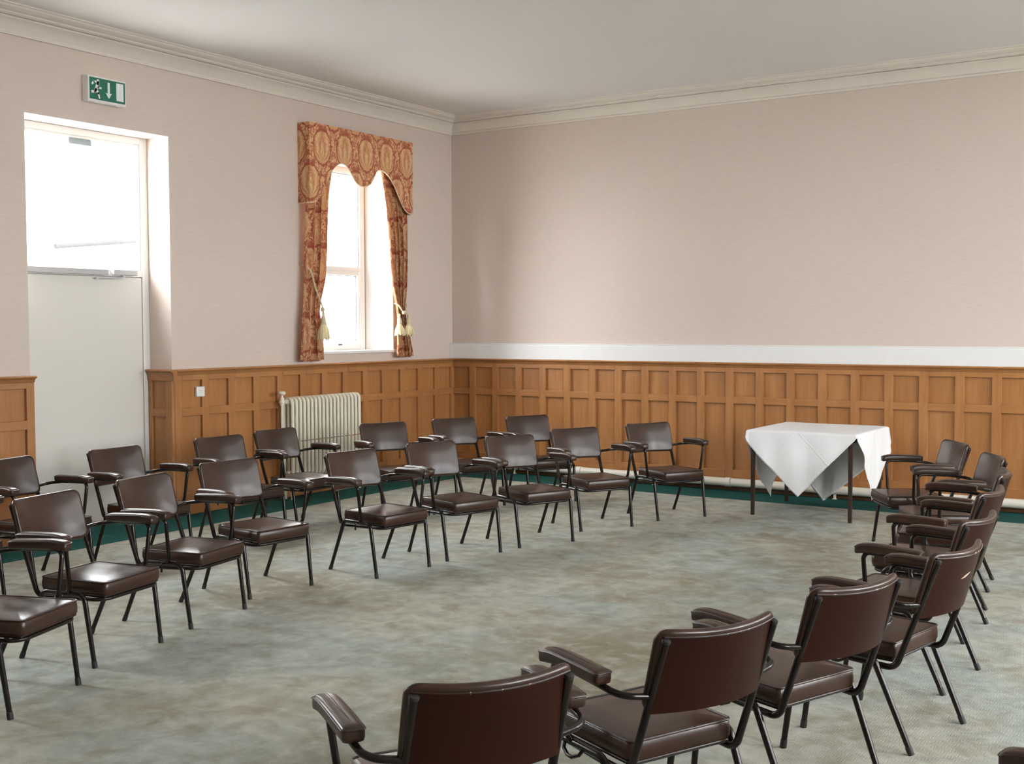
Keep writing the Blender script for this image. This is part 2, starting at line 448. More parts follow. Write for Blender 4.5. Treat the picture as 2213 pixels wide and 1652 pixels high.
# ------------------------------------------------------------------ door with fanlight
FX0, FX1 = -.335, -.272
g = Geo()
g.box(FX0, FX1, DY1-.068, DY1-.001, 0, DZ-.001); g.box(FX0, FX1, DY0+.001, DY0+.068, 0, DZ-.001); g.box(FX0, FX1, DY0+.068, DY1-.068, 3.168, DZ-.001)
g.box(FX0, FX1, DY0+.068, DY1-.068, 2.042, 2.098)
g.box(-.345, -.326, DY0+.05, DY0+.095, 0, 2.06); g.box(-.345, -.326, DY1-.095, DY1-.05, 0, 2.06); g.box(-.345, -.326, DY0+.095, DY1-.095, 2.01, 2.06)
door = struct(obj('door_1', g, M['white'], bevel=.004), 'white painted door in a deep recess with a glazed light above', 'door')
g = Geo(); g.box(-.325, -.281, DY0+.072, DY1-.072, .012, 2.038)
obj('door_leaf', g, M['door'], door, bevel=.003)
g = Geo(); yy0, yy1, zz0, zz1 = DY0+.068, DY1-.068, 2.098, 3.168
for b in ((yy0,yy0+.02,zz0,zz1),(yy1-.02,yy1,zz0,zz1),(yy0+.02,yy1-.02,zz0,zz0+.02),(yy0+.02,yy1-.02,zz1-.02,zz1)): g.box(-.318, -.288, *b)
obj('glazing_bead', g, M['white'], door, bevel=.003)
obj('fanlight_pane', Geo().box(-.306, -.300, yy0+.01, yy1-.01, zz0+.01, zz1-.01), M['glass'], door)
obj('fanlight_plate', Geo().box(-.332, -.308, -4.802, -4.580, 3.096, 3.148), M['grey'], door, bevel=.004)  # thin grey rectangle just outside the fanlight pane, near its top
g = Geo().box(-.36, -.262, DY0, DY1, -.01, .012); obj('threshold', g, M['oakh'], door, bevel=.003)
# overhead closer on the transom
cl = tag(obj('door_closer', Geo().box(-.272, -.232, -5.30, -4.496, 2.048, 2.096), M['alu'], bevel=.005), 'long silver door closer rail fixed across the top of the white door', 'door closer')
obj('closer_body', Geo().box(-.272, -.226, -4.448, -4.205, 2.052, 2.099), M['alu'], cl, bevel=.006)
obj('closer_bridge', Geo().box(-.272, -.250, -4.498, -4.446, 2.052, 2.068), M['plastic'], cl, bevel=.002)
g = Geo().tube(fillet([(-.252,-4.335,2.052),(-.248,-4.335,2.034),(-.244,-4.40,2.026),(-.240,-4.605,2.022)], [.008,.02]), .0065)
g.lathe([(.0,-.012),(.014,-.012),(.014,.012),(0,.012)], (-.25,-4.335,2.045), 16); g.lathe([(0,-.008),(.012,-.008),(.012,.006),(0,.006)], (-.240,-4.605,2.022), 16)
obj('closer_arm', g, M['alu'], cl, smooth=True)

# exit sign
SY0, SY1, SZ0, SZ1 = -4.897, -4.537, 3.384, 3.582
sign = thing('exit_sign', 'white boxed emergency exit sign with green running man panel above the door', 'sign', (0, SY0, SZ0))
o = obj('housing', Geo().box(.001, .078, 0, SY1-SY0, 0, SZ1-SZ0), M['plastic'], sign, bevel=.006, seg=3)
pw, ph = SY1-SY0-.026, SZ1-SZ0-.030
def spt(u, v): return (.013+u*pw, .017+v*ph)
def flat(poly, x0, x1):
    q = [spt(u, v) for u, v in poly]; n = len(q)
    g = Geo(); g.add([(x0,y,z) for y,z in q]+[(x1,y,z) for y,z in q], [tuple(range(n)), tuple(range(n,2*n))[::-1]]+[(i,(i+1)%n,(i+1)%n+n,i+n) for i in range(n)])
    return g
pan = obj('green_panel', flat([(0,0),(1,0),(1,1),(0,1)], .078, .081), M['green'], sign)
obj('door_symbol', flat([(.745,.10),(.952,.10),(.952,.93),(.745,.93)], .081, .0822), M['pict'], pan)
g = flat([(.500,.36),(.500,.88),(.560,.88),(.560,.36),(.62,.40),(.53,.12),(.435,.40)], .081, .0822); obj('arrow_symbol', g, M['pict'], pan)
man = Geo()
def seg2(a, b, wa, wb):
    dx, dy = (b[0]-a[0])*pw, (b[1]-a[1])*ph; l = math.hypot(dx,dy); nx, ny = -dy/l, dx/l
    q = [(a[0]+nx*wa/pw, a[1]+ny*wa/ph),(b[0]+nx*wb/pw, b[1]+ny*wb/ph),(b[0]-nx*wb/pw, b[1]-ny*wb/ph),(a[0]-nx*wa/pw, a[1]-ny*wa/ph)]
    f = flat(q, .081, .0822); man.add(f.v, f.f)
def dot(c, r):
    f = flat([(c[0]+r*math.cos(k*PI/8)/pw, c[1]+r*math.sin(k*PI/8)/ph) for k in range(16)], .081, .0822); man.add(f.v, f.f)
for a, b, wa, wb in (((.228,.74),(.165,.44),.0135,.0115),((.205,.80),(.115,.82),.008,.008),((.115,.82),(.065,.67),.008,.008),((.235,.62),(.245,.56),.009,.008),((.245,.57),(.33,.55),.0075,.0075),
                     ((.160,.46),(.145,.33),.0125,.009),((.150,.335),(.045,.335),.009,.009),((.185,.46),(.235,.29),.0115,.009),((.235,.30),(.272,.05),.009,.006)):
    seg2(a, b, wa, wb)
for c, r in (((.232,.87),.0125),((.228,.74),.0135),((.165,.45),.012),((.115,.82),.008),((.15,.335),.009),((.235,.295),.009),((.245,.565),.008),((.233,.80),.011)): dot(c, r)
obj('running_man_symbol', man, M['pict'], pan)
for yy in (.06, .27): obj('catch', Geo().box(.05,.074,yy,yy+.035,-.006,.002), M['plastic'], sign, bevel=.002)

# ------------------------------------------------------------------ sash window in the left wall
def window_unit(n, label, P, b0, b1, z0, z1, meet, detail=True):
    """P maps (depth, along) to x,y; frame set at depth -.23..-.30"""
    g = Geo()
    def bx(d0, d1, s0, s1, h0, h1, gg=None):
        gg = gg or g
        (xa, ya), (xb, yb) = P(d0, s0), P(d1, s1)
        gg.box(min(xa,xb), max(xa,xb), min(ya,yb), max(ya,yb), h0, h1)
    fw = .075
    for q in ((b0,b0+fw,z0,z1),(b1-fw,b1,z0,z1),(b0+fw,b1-fw,z0,z0+.055),(b0+fw,b1-fw,z1-.07,z1)): bx(-.31,-.255,*q)
    bx(-.31,-.25,b0+fw,b1-fw,meet,meet+.045)
    w = struct(obj(n, g, M['white'], bevel=.004), label, 'window')
    g2 = Geo(); s = .045
    for q in ((b0+fw,b0+fw+s,z0+.055,meet),(b1-fw-s,b1-fw,z0+.055,meet),(b0+fw+s,b1-fw-s,z0+.055,z0+.055+s),(b0+fw+s,b1-fw-s,meet-s,meet)): bx(-.30,-.245,*q,gg=g2)
    obj('lower_sash', g2, M['white'], w, bevel=.004)
    if detail:
        gk = Geo()
        for (q0,q1,h0,h1) in ((b0+fw,b1-fw,meet+.045,z1-.07),(b0+fw+s,b1-fw-s,z0+.055+s,meet-s)):
            for r_ in ((q0,q0+.007,h0,h1),(q1-.007,q1,h0,h1),(q0+.007,q1-.007,h0,h0+.007),(q0+.007,q1-.007,h1-.007,h1)): bx(-.288,-.272,*r_,gg=gk)
        obj('gasket', gk, M['gasket'], w)
    g3 = Geo(); bx(-.285,-.279,b0+fw,b1-fw,z0+.05,meet+.01,gg=g3); obj('lower_pane', g3, M['glass'], w)
    g4 = Geo(); bx(-.285,-.279,b0+fw,b1-fw,meet+.03,z1-.06,gg=g4); obj('upper_pane', g4, M['glass'], w)
    return w
PL = lambda d, b: (d, b)
w1 = window_unit('window_1', 'white framed sash window under the damask pelmet', PL, WY0+.165, WY1-.165, WZ0+.012, WZ1, 2.195)
g = Geo(); sp_ = .2*.255/TH
g.prism([(-.003,WY1-.0005),(-.255,WY1-sp_-.0005),(-.255,WY1-sp_-.006),(-.003,WY1-.006)], WZ0+.012, WZ1-.006)
g.prism([(-.003,WY0+.0005),(-.255,WY0+sp_+.0005),(-.255,WY0+sp_+.006),(-.003,WY0+.006)], WZ0+.012, WZ1-.006)
g.prism([(-.003,WY0+.001),(-.003,WY1-.001),(-.255,WY1-sp_),(-.255,WY0+sp_)], WZ1-.006, WZ1-.0005)
obj('reveal_lining', g, M['white'], w1)
g = Geo().box(-.258, .028, WY0+.012, WY1+.012, 1.345, 1.374); obj('window_sill', g, M['white'], w1, bevel=.006, seg=3)
g = Geo().box(-.245, -.238, -1.66, -1.61, 1.425, 1.437); obj('sash_catch', g, M['rubber'], w1)
k = 2
for (b0,b1,z0,z1,sp) in LW[2:]:
    window_unit('window_%d' % k, 'white framed window further along the door wall, out of view', PL, b0+.165, b1-.165, z0, z1, 2.2); k += 1
for (b0,b1,z0,z1,sp) in RW:
    window_unit('window_%d' % k, 'white framed window of the right wall, out of view', lambda d, b: (XR-d, b), b0+.13, b1-.13, z0, z1, 2.3); k += 1
for (b0,b1,z0,z1,sp) in FW:
    window_unit('window_%d' % k, 'white framed window behind the viewer', lambda d, b: (b, YF+d), b0+.13, b1-.13, z0, z1, 2.3); k += 1

# pelmet
PX = .142; PY0, PY1, PZ = -2.481, -.915, 3.560
pts = [(-2.481,2.806),(-2.44,2.808),(-2.397,2.826),(-2.335,2.886),(-2.273,2.971),(-2.225,3.050),(-2.183,3.117),(-2.145,3.162),(-2.102,3.193),(-2.060,3.214),(-2.020,3.220),(-1.972,3.210),(-1.928,3.182),
       (-1.880,3.130),(-1.836,3.076),(-1.800,3.046),(-1.755,3.029),(-1.705,3.026),(-1.650,3.036),(-1.595,3.064),(-1.555,3.110),(-1.520,3.170),(-1.493,3.206),(-1.460,3.219),(-1.420,3.219),(-1.369,3.208),(-1.318,3.184),(-1.268,3.146),(-1.200,3.070),(-1.140,2.976),(-1.085,2.900),(-1.036,2.846),(-.985,2.818),(-.931,2.811),(-.915,2.811)]
g = Geo(); g.uv = []
def pcol(x, y, zb, u):
    o = len(g.v); n = 6
    g.v += [(x, y, zb+(PZ-zb)*k/(n-1)) for k in range(n)]; g.uv += [(u, zb+(PZ-zb)*k/(n-1)) for k in range(n)]
    return o
cols = [pcol(.002, PY0, 2.80, PY0-PX), pcol(PX*.5, PY0, 2.803, PY0-PX*.5)] + [pcol(PX, y, z, y) for y, z in pts] + [pcol(PX*.5, PY1, 2.81, PY1+PX*.5), pcol(.002, PY1, 2.81, PY1+PX)]
for a, b in zip(cols, cols[1:]):
    for k_ in range(5): g.f.append((a+k_, b+k_, b+k_+1, a+k_+1))
pel = obj('pelmet', g, M['damask'])
m = pel.modifiers.new('thick','SOLIDIFY'); m.thickness = .012; m.offset = 1
tag(pel, 'terracotta and gold damask pelmet with a scalloped lower edge over the window', 'pelmet')
g = Geo(); g.uv = None
g.tube([(.004,PY0-.0,2.797),(PX*.5,PY0-.002,2.799),(PX-.002,PY0-.002,2.801)]+[(PX+.002, y, z-.004) for y, z in pts]+[(PX*.5,PY1+.002,2.806),(.004,PY1+.002,2.806)], .0065, 8)
obj('piping_cord', g, M['lining'], pel, smooth=True)
obj('top_board', Geo().box(.002, PX-.004, PY0+.004, PY1-.004, PZ-.02, PZ-.002), M['top'], pel)

# curtains
def lerp_tab(tab, z):
    if z >= tab[0][0]: return tab[0][1]
    for (z0,a0),(z1,a1) in zip(tab, tab[1:]):
        if z >= z1:
            t_ = (z0-z)/(z0-z1); t_ = t_*t_*(3-2*t_)*.4+t_*.6
            return a0+(a1-a0)*t_
    return tab[-1][1]
def curtain(label, L, R, zb, n, seed, flip, cloth_w=1.0):
    rnd = random.Random(seed); ph = [rnd.uniform(-.5,.5) for _ in range(5)]
    NS, NZ = 120, 90; g = Geo(); g.uv = []
    for j in range(NZ+1):
        z = 3.50+(zb-3.50)*j/NZ
        y0, y1 = lerp_tab(L, z), lerp_tab(R, z); w = y1-y0
        for i in range(NS+1):
            s = i/NS
            q = s+.030*math.sin(2*PI*s*1.5+ph[0]+z*.8)
            a = 2*PI*n*q+.25*math.sin(z*2.3+ph[1])
            amp = (.013+.012*min(1,w/.34)) * (1+.35*math.sin(2*PI*s*2+ph[2]))
            env = math.sin(PI*min(1,max(0,s)))**.35
            x = .082+amp*math.sin(a)*(.55+.45*env)+.006*math.sin(5*z+3*s+ph[3])
            y = y0+w*s+.012*math.cos(a)*env*min(1,w/.3)
            g.v.append((x, y, z + (.010*math.sin(a*1.0) if j == NZ else 0)))
            g.uv.append((s*cloth_w, z+.09))
    for j in range(NZ):
        for i in range(NS):
            a = j*(NS+1)+i; g.f.append((a, a+1, a+NS+2, a+NS+1))
    o = obj('curtain', g, M['drape'], smooth=True, angle=180)
    m = o.modifiers.new('thick','SOLIDIFY'); m.thickness = .003
    tag(o, label, 'curtain', 'damask curtains at the window')
    return o
curtain('left damask curtain drawn back beside the window, wide and nearly straight',
        [(3.5,-2.44),(2.8,-2.495),(2.1,-2.512),(1.8,-2.535),(1.65,-2.560),(1.295,-2.585)],
        [(3.5,-2.06),(3.2,-2.085),(2.8,-2.150),(2.45,-2.177),(2.1,-2.212),(1.82,-2.285),(1.75,-2.290),(1.65,-2.262),(1.295,-2.232)], 1.290, 3.6, 3, 1, .55)
curtain('right damask curtain gathered narrow by its tassel tieback near the corner',
        [(3.5,-1.42),(3.22,-1.352),(2.8,-1.280),(2.32,-1.209),(2.035,-1.172),(1.80,-1.108),(1.72,-1.098),(1.55,-1.103),(1.30,-1.116)],
        [(3.5,-.93),(2.8,-.918),(2.3,-.932),(2.04,-.942),(1.80,-.968),(1.70,-.948),(1.55,-.890),(1.30,-.830)], 1.298, 4.6, 11, -1, .62)

def tassel(parent, x, y, zt, h, r, seed):
    rnd = random.Random(seed)
    g = Geo(); g.lathe([(.0,.0),(.010,-.004),(.013,-.02),(.010,-.035),(.016,-.045),(.024,-.07),(.027,-.095),(.022,-.11),(.030,-.116),(.034,-.126),(.028,-.135),(0,-.135)], (x,y,zt), 18)
    a = obj('tassel', g, M['cord'], parent, smooth=True)
    g = Geo(); n = 46
    for k in range(n):
        q = 2*PI*k/n+rnd.uniform(-.05,.05); rr = r*rnd.uniform(.85,1.15); rt = .026
        L = h*rnd.uniform(.9,1.04)
        P = [(x+rt*math.cos(q), y+rt*math.sin(q), zt-.125), (x+(rt+.7*(rr-rt))*math.cos(q), y+(rt+.7*(rr-rt))*math.sin(q), zt-.125-(L-.125)*.45), (x+rr*math.cos(q), y+rr*math.sin(q), zt-L)]
        g.tube(P, [.004,.0055,.0045], 5)
    g.lathe([(0,-.13),(.024,-.13),(r*.75,-.13-(h-.13)*.5),(r*.86,-h+.01),(0,-h+.01)], (x,y,zt), 18)
    obj('fringe', g, M['tassel'], a, smooth=True)
def rope(pts, parent, name='rope', r=.009):
    g = Geo(); P = fillet(pts, .06, 5)
    # two-strand twist
    V = [Vector(p) for p in P]; d = [0]
    for a, b in zip(V, V[1:]): d.append(d[-1]+(b-a).length)
    T = d[-1]; N_ = max(30, int(T/.006))
    def at(s):
        for i in range(len(d)-1):
            if s <= d[i+1] or i == len(d)-2:
                f = (s-d[i])/max(1e-9, d[i+1]-d[i]); return V[i].lerp(V[i+1], min(1,f))
    for st in (0, PI):
        Q = []
        for k_ in range(N_+1):
            s = T*k_/N_; p = at(s); t_ = (at(min(T,s+.004))-at(max(0,s-.004))).normalized()
            u = t_.cross(Vector((1,0,0))); 
            if u.length < .05: u = t_.cross(Vector((0,0,1)))
            u.normalize(); w = t_.cross(u); a = st+s/.016*PI
            Q.append(tuple(p+(u*math.cos(a)+w*math.sin(a))*r*.45))
        g.tube(Q, r*.62, 6)
    return obj(name, g, M['cord'], parent, smooth=True)
tb = thing('curtain_tieback', 'cream rope tieback slanting across the left curtain with tassels at the glass', 'tieback', (0,0,0), 0, 'tasselled curtain tiebacks')
rope([(.012,-2.485,2.205),(.085,-2.480,2.195),(.127,-2.460,2.15),(.132,-2.40,1.97),(.125,-2.305,1.815),(.105,-2.280,1.785)], tb)
g = Geo(); g.lathe([(0,0),(.012,.0),(.020,.012),(.02,.03),(.012,.045),(0,.045)], (.115,-2.290,1.762), 16); obj('knot', g, M['cord'], tb, smooth=True)
obj('wall_hook', Geo().tube([(.0,-2.487,2.205),(.03,-2.487,2.205),(.035,-2.487,2.22)], .005, 8), M['alu'], tb, smooth=True)
tassel(tb, .132, -2.300, 1.765, .275, .054, 1); tassel(tb, .075, -2.232, 1.745, .250, .050, 2)
tb = thing('curtain_tieback', 'cream rope tieback knotted around the right curtain with two gold tassels', 'tieback', (0,0,0), 0, 'tasselled curtain tiebacks')
rope([(.012,-.935,1.87),(.070,-.935,1.865),(.118,-.975,1.83),(.128,-1.020,1.775),(.128,-1.050,1.765)], tb)
rope([(.060,-1.118,1.860),(.100,-1.112,1.85),(.122,-1.100,1.82),(.128,-1.065,1.775),(.128,-1.050,1.765)], tb)
g = Geo(); g.lathe([(0,-.02),(.016,-.018),(.024,.0),(.016,.018),(0,.02)], (.132,-1.052,1.765), 16); obj('knot', g, M['cord'], tb, smooth=True)
tassel(tb, .136, -1.128, 1.752, .225, .052, 3); tassel(tb, .136, -.978, 1.755, .235, .052, 4)

# ------------------------------------------------------------------ radiator, switch, pipe
rad = thing('radiator', 'cream cast iron column radiator below the window', 'radiator', (0,-2.335,0))
n = 19; pitch = .0525
for k in range(n):
    y = (k-(n-1)/2)*pitch; g = Geo()
    z0, z1 = .215, .945
    P = fillet([(.198,y,.55),(.198,y,z1),(.085,y,z1),(.085,y,z0),(.198,y,z0),(.198,y,.54)], .040, 5)
    g.tube(P, .0172, 10)
    for zz in (z0+.028, z1-.028): g.tube([(.142,y-pitch/2-.001,zz),(.142,y+pitch/2+.001,zz)], .024, 12)
    if k in (0, n-1):
        for xx in (.094, .188): g.tube([(xx,y,z0+.02),(xx,y,.03),(xx,y,.0)], [.017,.015,.020], 10)
    obj('section', g, M['cream'], rad, smooth=True)
v = obj('supply_pipe', Geo().tube([(.130,-.540,0),(.130,-.540,.895)], .0145, 12), M['cream'], rad, smooth=True)
g = Geo().lathe([(0,-.03),(.021,-.03),(.021,-.012),(.027,-.010),(.027,.018),(.020,.022),(.018,.045),(.013,.05),(.012,.072),(.0,.072)], (.130,-.540,.915), 18)
g.tube([(.130,-.540,.917),(.140,-.478,.917)], .016, 12); g.lathe([(0,-.008),(.024,-.008),(.024,.008),(0,.008)], (.137,-.505,.917), 6, (0,1,0))
val = obj('valve', g, M['cream'], rad, smooth=True)
g = Geo().lathe([(0,0),(.020,0),(.030,.006),(.034,.014),(.034,.026),(.030,.034),(.018,.038),(0,.038)], (.130,-.540,.982), 24)
obj('handwheel', g, M['cream'], val, smooth=True)

sw = thing('light_switch', 'small white switch plate on the panelling right of the door recess', 'switch', (.012,-3.768,1.057))
obj('plate', Geo().box(.0,.022,-.046,.046,-.043,.043), M['plastic'], sw, bevel=.003)
obj('rocker', Geo().box(.022,.026,-.012,.012,-.018,.018), M['plastic'], sw, bevel=.0015)

pp = thing('heating_pipe', 'fat cream heating pipe running along the skirting of the long wall', 'pipe', (0,-.098,.086))
obj('pipe_run', Geo().tube([(.12,0,0),(XR-.1,0,0)], .041, 20), M['pipe'], pp, smooth=True)
for x in (1.72, 3.40, 6.2, 7.9):
    obj('coupling', Geo().lathe([(.041,-.03),(.0465,-.028),(.0465,.028),(.041,.03)], (x,0,0), 20, (1,0,0)), M['pipe'], pp, smooth=True)
for x in (.9, 2.6, 4.455, 6.9):
    g = Geo().box(x-.011, x+.011, -.010, .010, -.086, -.036); g.box(x-.02, x+.02, -.02, .02, -.086, -.080); g.box(x-.008, x+.008, .0, .064, -.03, -.018)
    obj('bracket', g, M['pipe'], pp, bevel=.003)

# ------------------------------------------------------------------ table and cloth
TX, TY, TS, TZ = 4.560, -.895, .455, .728
tab = thing('square_table', 'small square table with four dark slim legs standing by the long wall', 'table', (TX,TY,0))
for (lx, ly) in ((4.139,-1.338),(4.973,-1.330),(4.116,-.448),(4.962,-.445)):
    a, b = lx-TX, ly-TY; g = Geo()
    g.loft([[(a+px*s,b+py*s,z) for px,py in rrect(.0165,.0165,.005,2)] for z, s in ((.0,.86),(.012,.9),(TZ-.024,1.05))])
    obj('leg', g, M['leg'], tab, smooth=True)
g = Geo().loft([[(px,py,z) for px,py in rrect(TS,TS,.02,4)] for z in (TZ-.024, TZ)]); obj('table_top', g, M['top'], tab, bevel=.003)
q = TS-.03
g = Geo()
for b_ in ((-q,q,-q,-q+.018),(-q,q,q-.018,q),(-q,-q+.018,-q+.018,q-.018),(q-.018,q,-q+.018,q-.018)): g.box(*b_, TZ-.075, TZ-.024)
obj('apron', g, M['leg'], tab)
# cloth: a square sheet turned 45 degrees so its corners hang at the middle of each side
CX, CY, DD = -.035, .085, 1.085
NG = 150; g = Geo(); g.uv = []
half = DD/math.sqrt(2)
rr = random.Random(5)
def drape(a, b):
    s = TS+.004; r0 = .012
    da = max(0, abs(a)-s); db = max(0, abs(b)-s); sa = math.copysign(1,a); sb = math.copysign(1,b)
    x, y = max(-s,min(s,a)), max(-s,min(s,b))
    if da == 0 and db == 0:
        e = min(s-abs(a), s-abs(b)); dz = -.004*math.exp(-(e/.010)**2)
        return x, y, TZ+.0035+dz+.0012*math.sin(9*a+2)*math.sin(11*b)
    h = math.hypot(da, db)
    drop = max(0, h-.004)
    fl = .010+.018*min(1, drop/.3)
    t_along = b if da > db else a
    wob = (.12 if sb < 0 and db > da else 1)*.020*math.sin(t_along*9+1.3*sa+2*sb)*min(1, drop/.3)+.009*math.sin(t_along*23+3*sa)*min(1, drop/.2)
    if da > 0 and db > 0:
        m_ = min(da, db)
        x += sa*(fl*da/h + m_*.10 + .004); y += sb*(fl*db/h + m_*.10 + .004)
        return x, y, TZ-.002-drop*.90
    if da > 0: x += sa*(fl+max(-fl*.6,wob)); y += (.17 if sa < 0 else -.18)*drop*max(0,1-abs(y-CY)/.55)
    else: y += sb*(fl+max(-fl*.6,wob)); x += (.05 if sb < 0 else -.12)*drop*max(0,1-abs(x-CX)/.55)
    return x, y, TZ-.002-drop
for j in range(NG+1):
    for i in range(NG+1):
        u = (i/NG*2-1)*half; w = (j/NG*2-1)*half
        a = (u-w)/math.sqrt(2)+CX; b = (u+w)/math.sqrt(2)+CY
        x, y, z = drape(a, b)
        g.v.append((x, y, z)); g.uv.append((u, w))
for j in range(NG):
    for i in range(NG):
        k_ = j*(NG+1)+i; g.f.append((k_, k_+1, k_+NG+2, k_+NG+1))
cl = obj('tablecloth', g, M['linen'], smooth=True, angle=180)
cl.location = (TX,TY,0)
m = cl.modifiers.new('thick','SOLIDIFY'); m.thickness = .0018; m.offset = 1
tag(cl, 'white linen cloth laid cornerwise over the small square table', 'tablecloth')

# ------------------------------------------------------------------ the chair (local: x sitter's right, y forward)
def back_map(x, h, t):
    """x across, h 0..1 up the back, t depth behind the front face"""
    z = .528+h*.247
    k_ = 1-(x/.222)**2
    y = -.200-(z-.528)*.277-.052*k_
    return (x, y-t*.963, z-t*.267-.010*k_*h)
def build_chair():
    root = thing('armchair', 'x', 'chair')
    # seat cushion
    cy, hw, hd = .062, .197, .199
    def ring(ix, z, r=.020, dome=0):
        out = []
        for px, py in rrect(hw-ix, hd-ix, max(.004, r-ix*.3), 5):
            bow = .006*(1-(px/hw)**2)*(1 if py > 0 else 0)
            out.append((px, py+cy+bow, z))
        return out
    g = Geo()
    R_ = [ring(.012,.334), ring(.002,.338), ring(-.003,.352), ring(-.0035,.375), ring(-.001,.393), ring(.003,.400)]
    for k_ in range(1, 15):
        f = k_/14; R_.append(ring(.003+f*.190, .401+.011*math.sin(min(1,f*1.9)*PI/2)))
    g.loft(R_)
    seat = obj('seat', g, M['vinyl'], root, smooth=True, angle=60)
    g = Geo(); P = [(px*1.003, (py-cy)*1.003+cy, .401) for px, py, _ in ring(.000,.401)]; g.tube(P, .0036, 6, closed=True)
    P = [(px, py, .337) for px, py, _ in ring(.003,.337)]; g.tube(P, .003, 6, closed=True)
    obj('piping', g, M['piping'], seat, smooth=True)
    obj('seat_board', Geo().box(-.185,.185,-.125,.245,.324,.335), M['rubber'], root)
    # backrest
    def bring(ix, t, r=.035):
        base = rrect(.2235-ix, .1275-ix, r, 6); res = []
        for i, (px, py) in enumerate(base):
            res.append(back_map(px, (py+.1235)/.247, t))
            if i % 7 == 6:      # straight edge between two corners
                q = base[(i+1)%len(base)]
                for k in range(1, 14):
                    f = k/14; res.append(back_map(px+(q[0]-px)*f, (py+(q[1]-py)*f+.1235)/.247, t))
        return res
    g = Geo(); rs = [bring(.018,.031), bring(.008,.031), bring(.002,.028), bring(-.001,.020), bring(.001,.011), bring(.006,.005)]
    for k_ in range(1, 15):
        f = k_/14; ix = .006+f*.118; rs.append(bring(ix, .005-.009*math.sin(min(1,f*1.3)*PI/2), max(.003,.040-ix*.3)))
    g.loft(rs, True, False)
    g.f.append(tuple(range(len(g.v)-len(rs[-1]), len(g.v))))
    back = obj('backrest', g, M['vinyl'], root, smooth=True, angle=60)
    me = back.data
    bm = bmesh.new(); bm.from_mesh(me)
    big = [f for f in bm.faces if len(f.verts) > 8]
    bmesh.ops.triangulate(bm, faces=big); bm.to_mesh(me); bm.free()
    for p in me.polygons: p.use_smooth = True
    # rear panel inside the rolled edge
    g = Geo(); nx, nz = 18, 8
    for layer, t in ((0,.0335),(1,.0285)):
        for j in range(nz+1):
            for i in range(nx+1):
                g.v.append(back_map(-.212+.424*i/nx, -.012+.960*j/nz, t))
    o1 = (nx+1)*(nz+1)
    for j in range(nz):
        for i in range(nx):
            a = j*(nx+1)+i; g.f += [(a,a+1,a+nx+2,a+nx+1),(a+o1,a+nx+1+o1,a+nx+2+o1,a+1+o1)]
    edge = [i for i in range(nx+1)]+[ (j+1)*(nx+1)-1 for j in range(1,nz+1)]+[nz*(nx+1)+i for i in range(nx-1,-1,-1)]+[j*(nx+1) for j in range(nz-1,0,-1)]
    for a, b in zip(edge, edge[1:]+edge[:1]): g.f.append((a,b,b+o1,a+o1))
    obj('back_panel', g, M['panel'], back, smooth=True)
    g = Geo(); g.tube([back_map(-.210+.42*i/20, .950, .0330) for i in range(21)], .0032, 6); obj('piping', g, M['piping'], back, smooth=True)
    # back uprights and the loop under the seat: one bent tube
    up = lambda s: [(s*.206,-.3000,.744),(s*.208,-.150,.322+.012),(s*.205,-.118,.316),(s*.205,.238,.316)]
    A = [(.206,-.3065,.742),(.208,-.1460,.3085),(.203,.249,.3190),(-.203,.249,.3190),(-.208,-.1460,.3085),(-.206,-.3065,.742)]
    P = fillet(A, [.050,.060,.060,.050], 8)
    R = []
    for p in P: R.append(.0125 if p[1] < -.10 else .0095)
    g = Geo(); g.tube(P, R, 12)
    bf = obj('back_frame', g, M['tube'], root, smooth=True)
    for s in (1,-1):
        g = Geo(); d = Vector((0,-.1605,.4335)).normalized()
        g.lathe([(.0128,-.006),(.0135,-.002),(.0125,.004),(.006,.0065),(0,.007)], (s*.206,-.3065,.742), 14, d)
        obj('end_cap', g, M['rubber'], bf, smooth=True)
    # legs: each leg is a tube bent at the top into the side rail
    for s in (1,-1):
        for kind in ('front','rear'):
            if kind == 'front': pts_ = [(s*.239,.2245,.010),(s*.247,.176,.3485),(s*.247,.03,.3485)]
            else: pts_ = [(s*.239,-.2245,.010),(s*.247,-.073,.3475),(s*.247,.032,.3485)]
            P = fillet(pts_, .045, 7)
            R = [.0112+.0016*min(1,p[2]/.30) for p in P]
            g = Geo(); g.tube(P, R, 12)
            leg = obj('leg', g, M['tube'], root, smooth=True)
            b = Vector(pts_[0]); d = (Vector(pts_[1])-b).normalized()
            g = Geo(); g.lathe([(0,-.010),(.0132,-.010),(.0134,.004),(.0128,.022),(.0115,.023)], b, 12, d)
            for i_, v_ in enumerate(g.v): g.v[i_] = (v_[0], v_[1], max(0.0, v_[2]))
            obj('rubber_foot', g, M['rubber'], leg, smooth=True)
    # arms
    for s in (1,-1):
        pts_ = [(s*.204,-.240,.568),(s*.300,-.222,.580),(s*.309,-.10,.596),(s*.300,.117,.602),(s*.272,.112,.40),(s*.252,.085,.352)]
        P = fillet(pts_, [.060,.10,.035,.06], 7)
        g = Geo(); g.tube(P, .0105, 12)
        arm = obj('arm_tube', g, M['tube'], root, smooth=True)
        g = Geo(); rings = []
        def pring(ix, z, s=s):
            out = []
            for px, py in rrect(.029-ix, .150-ix, .012, 4):
                f = (py+.150)/.30
                sag = -.010*(1-f)**2-.012*max(0,f-.72)**2/.08
                out.append((s*.308+px, py-.006, z+sag+.006))
            return out
